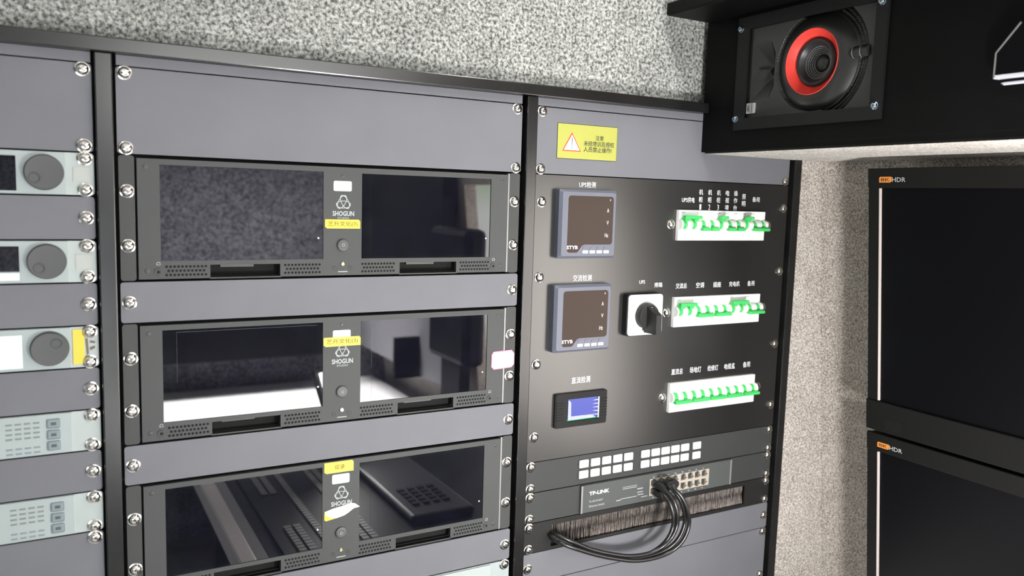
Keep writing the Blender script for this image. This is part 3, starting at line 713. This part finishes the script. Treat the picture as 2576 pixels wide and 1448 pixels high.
t = rack_thing('brush_panel', 'black cable-entry strip filled with brownish brush bristles', 'brush panel', 2, 13, 1)
b = MB(); frame_with_holes(b, 0.0006, PW - 0.0006, 0.0006, U - 0.0006, [(0.0468, 0.4268, 0.0080, 0.0400)], -0.003, -0.0003); b.build('plate', mat('brush_plate', (0.018, 0.018, 0.0175), 0.5, spec=0.3), t)
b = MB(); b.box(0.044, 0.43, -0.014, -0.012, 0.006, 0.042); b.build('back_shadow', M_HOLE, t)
b = MB(); rnd = random.Random(3)
n = 1100
for i in range(n):
    x = 0.0470 + (0.3796) * i / n
    for z0, z1 in ((0.0078, 0.0255), (0.0402, 0.0235)):
        if x < 0.062 and rnd.random() < 0.7: continue
        if x < 0.12 and z0 > 0.03 and rnd.random() < 0.55: continue
        if 0.30 * (x - 0.047) < rnd.random() * 0.012 and z0 > 0.03: continue
        zz = z1 + rnd.uniform(-0.002, 0.002); e = x + rnd.uniform(-0.0012, 0.0012); dd = rnd.uniform(-0.010, -0.005); wd = rnd.uniform(0.00035, 0.0007)
        vs = [b.bm.verts.new(P(x - wd, dd, z0)), b.bm.verts.new(P(x + wd, dd, z0)), b.bm.verts.new(P(x, dd + wd, z0)), b.bm.verts.new(P(e, dd, zz))]
        for q in ((0, 1, 3), (1, 2, 3), (2, 0, 3)): b.bm.faces.new([vs[k] for k in q])
br = b.build('bristles', M_BRISTLE, t); br['kind'] = 'stuff'
screws(t, [0.143, 0.857], -0.0003)

# network cables
OUT = [(0.7343, -0.045, -0.5439), (0.7434, -0.055, -0.5566), (0.752, -0.06, -0.5778), (0.7559, -0.06, -0.6), (0.7458, -0.06, -0.6217), (0.7296, -0.055, -0.6372), (0.704, -0.05, -0.6447), (0.6709, -0.045, -0.645), (0.6382, -0.04, -0.6375), (0.606, -0.035, -0.6271), (0.5745, -0.03, -0.6141), (0.5538, -0.02, -0.6053), (0.5518, -0.004, -0.6049), (0.5540, 0.011, -0.6052)]
INN = [(0.7292, -0.04, -0.5534), (0.7328, -0.05, -0.5628), (0.7365, -0.055, -0.58), (0.737, -0.055, -0.5985), (0.7282, -0.055, -0.6154), (0.7144, -0.05, -0.6301), (0.6927, -0.045, -0.6384), (0.6635, -0.04, -0.6383), (0.6344, -0.035, -0.6316), (0.6023, -0.03, -0.6207), (0.5707, -0.025, -0.6048), (0.5533, -0.015, -0.5966), (0.5500, -0.002, -0.5966), (0.5532, 0.011, -0.5985)]
def spline(pts, n=6):
    pts = [Vector(p) for p in pts]; out = []
    for i in range(len(pts) - 1):
        p0, p1, p2, p3 = pts[max(i - 1, 0)], pts[i], pts[i + 1], pts[min(i + 2, len(pts) - 1)]
        for k in range(n):
            t_ = k / n
            out.append(0.5 * ((2 * p1) + (-p0 + p2) * t_ + (2 * p0 - 5 * p1 + 4 * p2 - p3) * t_ ** 2 + (-p0 + 3 * p1 - 3 * p2 + p3) * t_ ** 3))
    return out + [pts[-1]]
def cable(path, port, shift, label):
    x0, x1, z0, z1 = ph[port]
    cx, cz = BAY[2] + (x0 + x1) / 2, -12 * U - (z0 + z1) / 2
    sh = Vector(shift)
    pts = [Vector(p) + sh * min(1.0, (len(path) - 1 - i) / 3 + 0.35) for i, p in enumerate(path)]
    t = thing('network_cable', label, 'cable', (cx, -0.004, cz), 'black network cables', off=(-cx, 0.004, -cz))
    a = Vector((cx, -0.002, cz)); e = pts[0]; m1 = a + Vector((0, -0.019, 0)); m2 = m1 * 0.4 + e * 0.6
    b = MB(); b.box(cx - 0.0046, cx + 0.0046, 0.0, 0.012, -cz - 0.0040, -cz + 0.0040, 0.0005); b.build('plug', mat('clear_plug', (0.10, 0.10, 0.09), 0.25), t)
    b = MB(); b.tube(spline([a + Vector((0, -0.008, 0)), m1, m2, e], 4), [0.0058] * 5 + [0.0056] * 4 + [0.0050, 0.0046, 0.0042, 0.0038], 12); b.build('boot', M_BOOT, t, True)
    b = MB(); b.tube(spline([m2] + pts, 6), 0.0031, 12); b.build('cord', M_CABLE, t, True)
cable(INN, 0, (0, 0, 0), 'inner network cable plugged in the first port of the upper row')
cable(INN, 8, (-0.0045, 0.004, -0.0035), 'network cable plugged in the first port of the lower row')
cable(OUT, 1, (0, 0, 0), 'outermost looping network cable, second port of the upper row')
cable(OUT, 2, (-0.003, 0.0062, 0.0015), 'network cable plugged in the third port of the upper row')

# ------------------------------------------------------------------ overhead cabinet with loudspeaker
XB, XLIP = 0.795, 0.714
oc = thing('overhead_cabinet', 'black overhead cabinet with protruding ledge and carpeted underside', 'cabinet', (XB, 0, -0.046), off=(-XB, 0, 0.046))
def XF(s, d, z): return Vector((XB - d, -s, z))       # s along the face away from the rack, d out of the face, z up
SO = [(0.0855, 0.2898, -0.0015, 0.1218)]
b = MB()
for s0, s1, z0, z1 in ((0.0, 0.0855, -0.0455, 0.146), (0.2898, 1.3, -0.0455, 0.146), (0.0855, 0.2898, -0.0455, -0.0015), (0.0855, 0.2898, 0.1218, 0.146)):
    b.box(s0, s1, -0.012, 0.0, z0, z1, P=XF)
bmesh.ops.remove_doubles(b.bm, verts=b.bm.verts, dist=1e-6); b.build('front_panel', M_BOX, oc)
b = MB(); b.tube([XF(0.004, -0.007, -0.0400), XF(1.3, -0.007, -0.0400)], 0.0075, 16); b.build('bottom_edge', M_BOX, oc, True)
b = MB(); b.box(0.0, 1.3, -0.04, XB - XLIP, 0.143, 0.1615, 0.003, P=XF); b.build('ledge', M_BOX, oc)
b = MB(); b.box(0.001, 1.3, -0.262, -0.010, -0.0475, -0.040, P=XF); b.build('underside', M_CARPET2, oc)
b = MB(); b.box(0.001, 1.3, -0.235, -0.06, -0.040, 0.146, P=XF); b.build('carcass', M_DARK, oc)

sp = thing('loudspeaker', 'flush black loudspeaker with red ring round its woofer', 'speaker', (XB, -0.187, -0.0185), off=(-XB, 0.187, 0.0185))
def ring_rect(o, i): return [(o[0], o[2]), (o[1], o[2]), (o[1], o[3]), (o[0], o[3])], [(i[0], i[2]), (i[1], i[2]), (i[1], i[3]), (i[0], i[3])]
o_, i_ = ring_rect((0.0668, 0.3052, -0.0172, 0.1375), (0.0862, 0.2893, -0.0012, 0.1213))
b = MB(); b.ring(o_, i_, 0.0, 0.0040, P=XF); b.build('mounting_frame', M_SPKFRAME, sp)
def spk_screw():
    b = MB(); b.lathe([(0.0046, 0), (0.0046, 0.0008), (0.0040, 0.0012), (0.0038, 0.0034), (0.0028, 0.0044), (0.0017, 0.0044), (0.0015, 0.0022), (0, 0.0022)], n=16, P=lambda x, d, z: Vector((-d, -x, z)))
    o = b.build('s', M_BLUES, None, True, off=Vector((0, 0, 0))); me = o.data; bpy.data.objects.remove(o); return me
SPS = spk_screw()
for s, z in ((0.0735, 0.1222), (0.0715, -0.0020), (0.2975, -0.0015), (0.2975, 0.1185)):
    o = bpy.data.objects.new('screw', SPS); COL.objects.link(o); o.parent = sp; o.location = XF(s, 0.004, z) + OFF[sp.name]
CS, CZ, RS = 0.1990, 0.0625, 0.1980
def depth(s, z):
    d = -0.0015
    r = math.hypot(s - CS, z - CZ)
    a = math.degrees(math.atan2(z - CZ, s - CS))
    if r < 0.0625:
        d = 0.0035 - 0.0115 * ((max(r, 0.0405) - 0.0405) / 0.0220) ** 1.9
        if math.hypot(s - RS, z - CZ) < 0.0405: d = -0.021
    elif r < 0.0805 and -80 < a < 74:
        d = -0.0080 + 0.0065 * ((r - 0.0625) / 0.018) ** 2
        q = (r - 0.0640) / 0.0052
        if 0 <= q < 3 and (q % 1) < 0.62: d -= 0.0045
    elif r < 0.0655 and s < CS: d = -0.0015
    s0, s1, z0, z1, ts, tz = 0.0925, 0.1330, 0.0210, 0.1020, 0.1235, 0.0610
    if s0 < s < s1 and z0 < z < z1 and r > 0.0625:
        u = (s - ts) / ((s1 - ts) if s > ts else (ts - s0)); v = (z - tz) / ((z1 - tz) if z > tz else (tz - z0))
        v2 = v / max(0.25, 1 - 0.45 * max(0, u))
        t_ = max(abs(u), abs(v2) ** 1.0)
        if t_ < 1:
            lobe = 1 - 0.55 * math.exp(-(v / 0.16) ** 2) * min(1, max(0, -u) * 1.6)
            d = min(d, -0.0015 - 0.017 * (1 - t_) ** 1.1 * lobe)
        if math.hypot(s - ts, z - tz) < 0.0062: d = -0.0185
    return d
NS, NZ = 290, 176
b = MB(); g = []
for j in range(NZ + 1):
    z = -0.0014 + 0.1228 * j / NZ
    g.append([b.bm.verts.new(XF(0.0858 + 0.2038 * i / NS, depth(0.0858 + 0.2038 * i / NS, z), z)) for i in range(NS + 1)])
for j in range(NZ):
    for i in range(NS): b.bm.faces.new((g[j][i], g[j][i + 1], g[j + 1][i + 1], g[j + 1][i]))
baf = b.build('baffle', M_BAFFLE, sp, False)
baf.data.polygons.foreach_set('use_smooth', [True] * len(baf.data.polygons))
L2 = lambda x, d, z: XF(x, d, z)
b = MB(); b.lathe([(0.0425, -0.0080), (0.0424, 0.0030), (0.0412, 0.0040), (0.0395, 0.0025), (0.0350, -0.0018), (0.0312, -0.0062)], RS, CZ, 56, P=L2); b.build('red_ring', M_RING, sp, True)
b = MB(); b.lathe([(0.0316, -0.0100), (0.0308, -0.0052), (0.0286, -0.0030), (0.0258, -0.0038), (0.0232, -0.0080), (0.0222, -0.0105)], RS, CZ, 48, P=L2); b.build('rubber_surround', M_RUBBER, sp, True)
b = MB(); b.lathe([(0.0225, -0.0100), (0.0110, -0.0190)], RS, CZ, 48, P=L2); b.build('cone', M_RUBBER, sp, True)
b = MB(); b.lathe([(0.0112, -0.0195), (0.0104, -0.0178), (0.0080, -0.0160), (0.0045, -0.0150), (0, -0.0147)], RS, CZ, 32, P=L2); b.build('dust_cap', M_BAFFLE, sp, True)
b = MB()                                               # woven dots of the cone
for q in range(5):
    r = 0.0122 + q * 0.0021; nn = int(2 * math.pi * r / 0.0019)
    for k in range(nn):
        a = 2 * math.pi * (k + 0.5 * (q % 2)) / nn; dd = -0.0190 + (r - 0.0110) / 0.0115 * 0.0090 + 0.0003
        b.prism(circ(RS + r * math.cos(a), CZ + r * math.sin(a), 0.00062, 4), dd - 0.0004, dd, P=XF)
wv = b.build('woven_dots', M_DISC, sp); wv['kind'] = 'stuff'
b = MB(); b.lathe([(0.0056, -0.0180), (0.0050, -0.0150), (0.0030, -0.0135), (0, -0.0130)], 0.1235, 0.0610, 20, P=L2); b.build('tweeter_dome', M_RUBBER, sp, True)
for i in range(7):
    b = MB(); b.prism(circ(0.1365, 0.0465 + i * 0.0045, 0.0004, 6), -0.0016, -0.0011, P=XF); b.build('perforation', M_HOLE, sp)
# bullet-shaped plug
b = MB(); prof = [(0.0, 0.2510), (0.0030, 0.2522), (0.0055, 0.2550), (0.0068, 0.2590), (0.0072, 0.2640), (0.0072, 0.2770), (0.0068, 0.2800), (0.0, 0.2802)]
rows = []
for r, s in prof:
    rows.append([b.bm.verts.new(XF(s, -0.0015 + 0.8 * r * math.cos(2 * math.pi * k / 20), 0.0660 + r * math.sin(2 * math.pi * k / 20))) for k in range(20)])
for A, B in zip(rows, rows[1:]):
    for k in range(20): b.bm.faces.new((A[k], A[(k + 1) % 20], B[(k + 1) % 20], B[k]))
bmesh.ops.remove_doubles(b.bm, verts=b.bm.verts, dist=1e-6)
bl = b.build('bullet_plug', M_RUBBER, sp, True)
for s in (0.2590, 0.2700):
    b = MB(); rows = []
    for s_ in (s, s + 0.0012): rows.append([b.bm.verts.new(XF(s_, -0.0015 + 0.8 * 0.0076 * math.cos(math.pi * k / 16 - math.pi / 2), 0.0660 + 0.0076 * math.sin(math.pi * k / 16 - math.pi / 2))) for k in range(17)])
    for k in range(16): b.bm.faces.new((rows[0][k], rows[0][k + 1], rows[1][k + 1], rows[1][k]))
    b.build('band', M_EDGE, bl)
b = MB(); b.box(0.0885, 0.1035, -0.0015, 0.0022, 0.0045, 0.0190, 0.0006, P=XF); bd = b.build('badge', M_SILVER, sp)
b = MB(); b.box(0.0985, 0.0992, 0.0022, 0.0024, 0.0048, 0.0187, P=XF); b.build('badge_line', M_BTEXT, bd)
text('JBL', 0.0068, 0.0168, 0.0908, 0.0958, M_BTEXT, bd, 0.0024, bold=0.02, P=lambda x, d, z: XF(z, d, x))

# glass panel with chamfered corner on the cabinet face
t = thing('glass_panel', 'black glass panel with chamfered corner and pale-coloured lower edge', 'panel', (XB, -0.47, 0.0135), off=(-XB, 0.47, -0.0135))
pg = [(0.4400, 0.0170), (0.4402, 0.0390), (0.4625, 0.0660), (0.4900, 0.0720), (0.5900, 0.0720), (0.6000, 0.0640), (0.6000, 0.0170)]
b = MB(); b.prism(pg, 0.0, 0.0100, P=XF); b.build('glass', M_MONGL, t)
b = MB(); b.box(0.4388, 0.6010, 0.0, 0.0106, 0.0132, 0.0170, 0.0006, P=XF); b.build('lower_edge', M_ACRYL, t)  # reflected brightness along this edge is put into its pale colour
b = MB(); b.prism([(0.4386, 0.0140), (0.4386, 0.0393), (0.4612, 0.0668), (0.4625, 0.0656), (0.4402, 0.0388), (0.4402, 0.0140)], 0.0, 0.0106, P=XF); b.build('side_edge', M_EDGE, t)
b = MB(); b.tube([XF(0.4440, 0.004, 0.0090), XF(0.4470, 0.004, 0.0083), XF(0.6000, 0.004, 0.0083)], [0.0004, 0.0016, 0.0016], 10); b.build('pale_bar', M_ACRYL, t)  # second bright line painted as a pale bar; it gives no light

# ------------------------------------------------------------------ wall monitors
TA = math.radians(6.3)
def monitor(z_top, height, label, scr_bot):
    x0 = 0.970 + math.tan(TA) * (-0.065 - z_top)
    ux = Vector((math.sin(TA), 0, -math.cos(TA)))     # down along the tilted face
    nx = Vector((-math.cos(TA), 0, -math.sin(TA)))    # out of the face, into the room
    org = Vector((x0, -0.160, z_top))
    base = org + ux * height
    t = thing('wall_monitor', label, 'monitor', base, 'monitors on the carpeted side wall', off=-base)
    def Q(s, d, z): return org + Vector((0, -s, 0)) + nx * d + ux * z
    w = 0.315
    b = MB(); b.box(0.0, w, -0.045, -0.004, 0.002, height - 0.001, 0.003, P=Q); b.build('housing', M_MON, t)
    b = MB(); b.box(0.0, w, -0.004, 0.002, 0.0, 0.0275, 0.0012, P=Q); b.build('top_bezel', M_MON, t)
    b = MB(); b.box(0.001, 0.0185, -0.004, 0.001, 0.0275, scr_bot, P=Q); b.build('side_bezel', M_MON, t)
    b = MB(); b.box(w - 0.0185, w, -0.004, 0.001, 0.0275, scr_bot, P=Q); b.build('side_bezel', M_MON, t)
    b = MB(); b.box(0.0185, 0.0212, -0.003, 0.0022, 0.0280, scr_bot - 0.001, 0.0006, P=Q); b.build('bright_strip', M_STRIP, t)
    b = MB(); b.box(0.0212, w - 0.0185, -0.004, -0.001, 0.0275, scr_bot, P=Q); b.build('screen', M_MONGL, t)
    b = MB(); b.box(0.0, w, -0.004, 0.004, scr_bot, height, 0.0015, P=Q); lb = b.build('lower_bezel', M_MON, t)
    b = MB()
    for r in range(6):
        for c in range(10): b.prism(circ(0.034 + c * 0.0028, scr_bot + 0.026 + r * 0.0026, 0.0008, 5), 0.0040, 0.0042, P=Q)
    gr = b.build('speaker_grille', M_HOLE, lb); gr['kind'] = 'stuff'
    b = MB(); b.prism([(0.0190, 0.0135), (0.0205, 0.0118), (0.0385, 0.0118), (0.0385, 0.0180), (0.0365, 0.0200), (0.0190, 0.0200)], 0.0020, 0.0024, P=Q); bg = b.build('badge', M_ORANGE, t)
    text('8K', 0.0215, 0.0362, 0.0136, 0.0183, M_BTEXT, bg, 0.0026, bold=0.01, P=Q)
    text('HDR', 0.0395, 0.0605, 0.0128, 0.0192, M_GTEXT, bg, 0.0026, bold=0.01, P=Q)
monitor(-0.0650, 0.3900, 'black wall monitor directly under the overhead cabinet', 0.3440)
monitor(-0.4580, 0.3900, 'black wall monitor mounted below the other wall monitor', 0.3440)

# ------------------------------------------------------------------ the room behind the photographer (seen mirrored in the screens)
def wt(name, label, cat, loc): return thing(name, label, cat, loc, off=tuple(-c for c in loc))
t = wt('console_desk', 'black console desk with pale front edge along the monitor wall', 'desk', (0.6, -1.0, ZF))
b = MB(); b.box(0.250, 1.05, 0.30, 1.08, -0.790, -0.755, 0.003, P=WP); b.build('desktop', M_CONS, t)
b = MB(); b.box(0.2305, 0.250, 0.30, 1.08, -0.790, -0.752, P=WP); b.build('edge_strip', M_DESKG, t)
b = MB(); b.box(0.200, 0.2305, 0.30, 1.08, -0.790, -0.750, 0.004, P=WP); b.build('wrist_rest', mat('pale_rest', (0.75, 0.69, 0.68), 0.5), t)
for y in (0.34, 1.02):
    b = MB(); b.box(0.26, 1.04, y, y + 0.04, ZF, -0.790, P=WP); b.build('leg_panel', M_CONS, t)
t = wt('button_console', 'black button console lying on the desk', 'console', (0.42, -0.75, -0.755))
b = MB(); b.box(0.275, 0.500, 0.33, 1.06, -0.755, -0.748, P=WP); b.build('body', M_CONS, t)
for x in (0.300, 0.318, 0.350, 0.415, 0.432):
    for y in [0.36 + 0.0135 * k for k in range(50)]:
        if int((y - 0.36) / 0.17) % 2 == 0 or x > 0.34:
            b = MB(); b.box(x, x + 0.013, y, y + 0.0105, -0.748, -0.7445, P=WP); b.build('key', M_KEYS, t)
t = wt('intercom_panel', 'dark intercom keypad with pale edge on the desk', 'keypad', (0.59, -0.70, -0.755))
b = MB(); b.box(0.526, 0.660, 0.45, 1.04, -0.755, -0.735, 0.006, P=WP); b.build('body', mat('intercom_dark', (0.02, 0.02, 0.022), 0.5, spec=0.3), t)
b = MB(); b.box(0.523, 0.527, 0.45, 1.05, -0.740, -0.734, P=WP); b.build('edge', M_EDGE, t)
for i in range(4):
    for j in range(5):
        b = MB(); b.box(0.548 + 0.022 * i, 0.562 + 0.022 * i, 0.50 + 0.02 * j, 0.512 + 0.02 * j, -0.735, -0.731, P=WP); b.build('key', M_CONS, t)
t = wt('work_table', 'white laminate table against the rear carpeted wall', 'table', (0.5, -1.9, ZF))
b = MB(); b.box(0.05, 1.09, 1.62, 2.24, -0.905, -0.875, 0.003, P=WP); b.build('tabletop', M_DESKW, t)
for x in (0.1, 1.0):
    for y in (1.67, 2.17):
        b = MB(); b.box(x, x + 0.04, y, y + 0.04, ZF, -0.905, P=WP); b.build('leg', M_DESKG, t)
t = wt('wall_shelf', 'black wall shelf box above the white table', 'shelf', (0.45, -2.2, -0.74))
b = MB(); b.box(0.02, 0.92, 2.08, 2.249, -0.74, -0.56, 0.004, P=WP); b.build('box', M_BOX, t)
b = MB(); b.box(0.0, 0.94, 2.07, 2.249, -0.56, -0.545, P=WP); b.build('top_board', M_BOX, t)
t = wt('wall_cover', 'pale grey cover panel on the side wall past the door', 'panel', (1.05, -1.75, -0.735))
b = MB(); b.box(1.02, 1.085, 1.40, 2.20, -0.735, -0.40, 0.004, P=WP); b.build('cover', mat('pale_grey_cover', (0.32, 0.32, 0.35), 0.5), t)
b = MB(); b.box(1.01, 1.06, 1.40, 2.20, -0.395, -0.02, P=WP); b.build('upper_board', M_BOX, t)
t = wt('seat', 'black padded seat by the side door', 'chair', (0.86, -1.25, ZF))
b = MB(); b.box(0.965, 1.035, 1.13, 1.40, -0.62, -0.215, 0.02, P=WP); b.build('backrest', M_BOX, t)
b = MB(); b.box(0.93, 1.04, 1.585, 1.6, -0.74, -0.60, P=WP); b.build('armrest', M_BOX, t)
b = MB(); b.box(0.985, 1.02, 1.20, 1.33, ZF, -0.60, P=WP); b.build('post', M_BOX, t)
M_LAMP2 = mat('lamp_white_dim', (1.0, 0.97, 0.93), 0.5, emit=2.5)
for x, y0_ in ((-0.15, 0.6), (0.60, 0.06)):
    t = wt('ceiling_light', 'slim white LED ceiling light above the photographer' if x < 0 else 'slim white LED ceiling light near the monitor wall', 'light', (x, -1.0, ZC))
    b = MB(); b.box(x - 0.045, x + 0.045, y0_, y0_ + 0.9, ZC - 0.03, ZC, 0.004, P=WP); b.build('housing', M_DESKW, t)
    b = MB(); b.box(x - 0.035, x + 0.035, y0_ + 0.02, y0_ + 0.88, ZC - 0.032, ZC - 0.030, P=WP); b.build('diffuser', M_LAMP if x > 0 else M_LAMP2, t)

t = wt('ceiling_lamp', 'wide LED lamp fixed to the ceiling over the white table', 'light', (0.45, -1.92, ZC))
b = MB(); b.box(-0.06, 0.96, 1.75, 2.09, ZC - 0.03, ZC, 0.004, P=WP); b.build('housing', M_DESKW, t)

# LED panel lamp standing on the console desk, tilted up towards the rack and the corner
LP, LN = Vector((0.512, -0.860, -0.590)), Vector((0.45, 0.80, 0.40)).normalized()
t = wt('desk_lamp', 'small LED panel lamp on a post on the console desk', 'lamp', (0.512, -0.88, -0.755))
b = MB(); b.box(0.503, 0.522, 0.84, 0.92, -0.755, -0.745, 0.002, P=WP); b.build('base', M_BOX, t)
b = MB(); b.tube([(0.512, -0.88, -0.747), (0.512, -0.88, -0.64), LP - LN * 0.012], 0.005, 10); b.build('post', M_BOX, t, True)
lx = LN.cross(Vector((0, 0, 1))).normalized(); lz = lx.cross(LN)
def LQ(x, d, z): return LP + lx * x + LN * d + lz * z
b = MB(); b.box(-0.055, 0.055, -0.014, -0.001, -0.07, 0.07, 0.003, P=LQ); b.build('housing', M_BOX, t)
area('desk_lamp_light', LP + LN * 0.002, LP + LN, 0.09, 0.12, 11.0, (1.0, 0.975, 0.95))
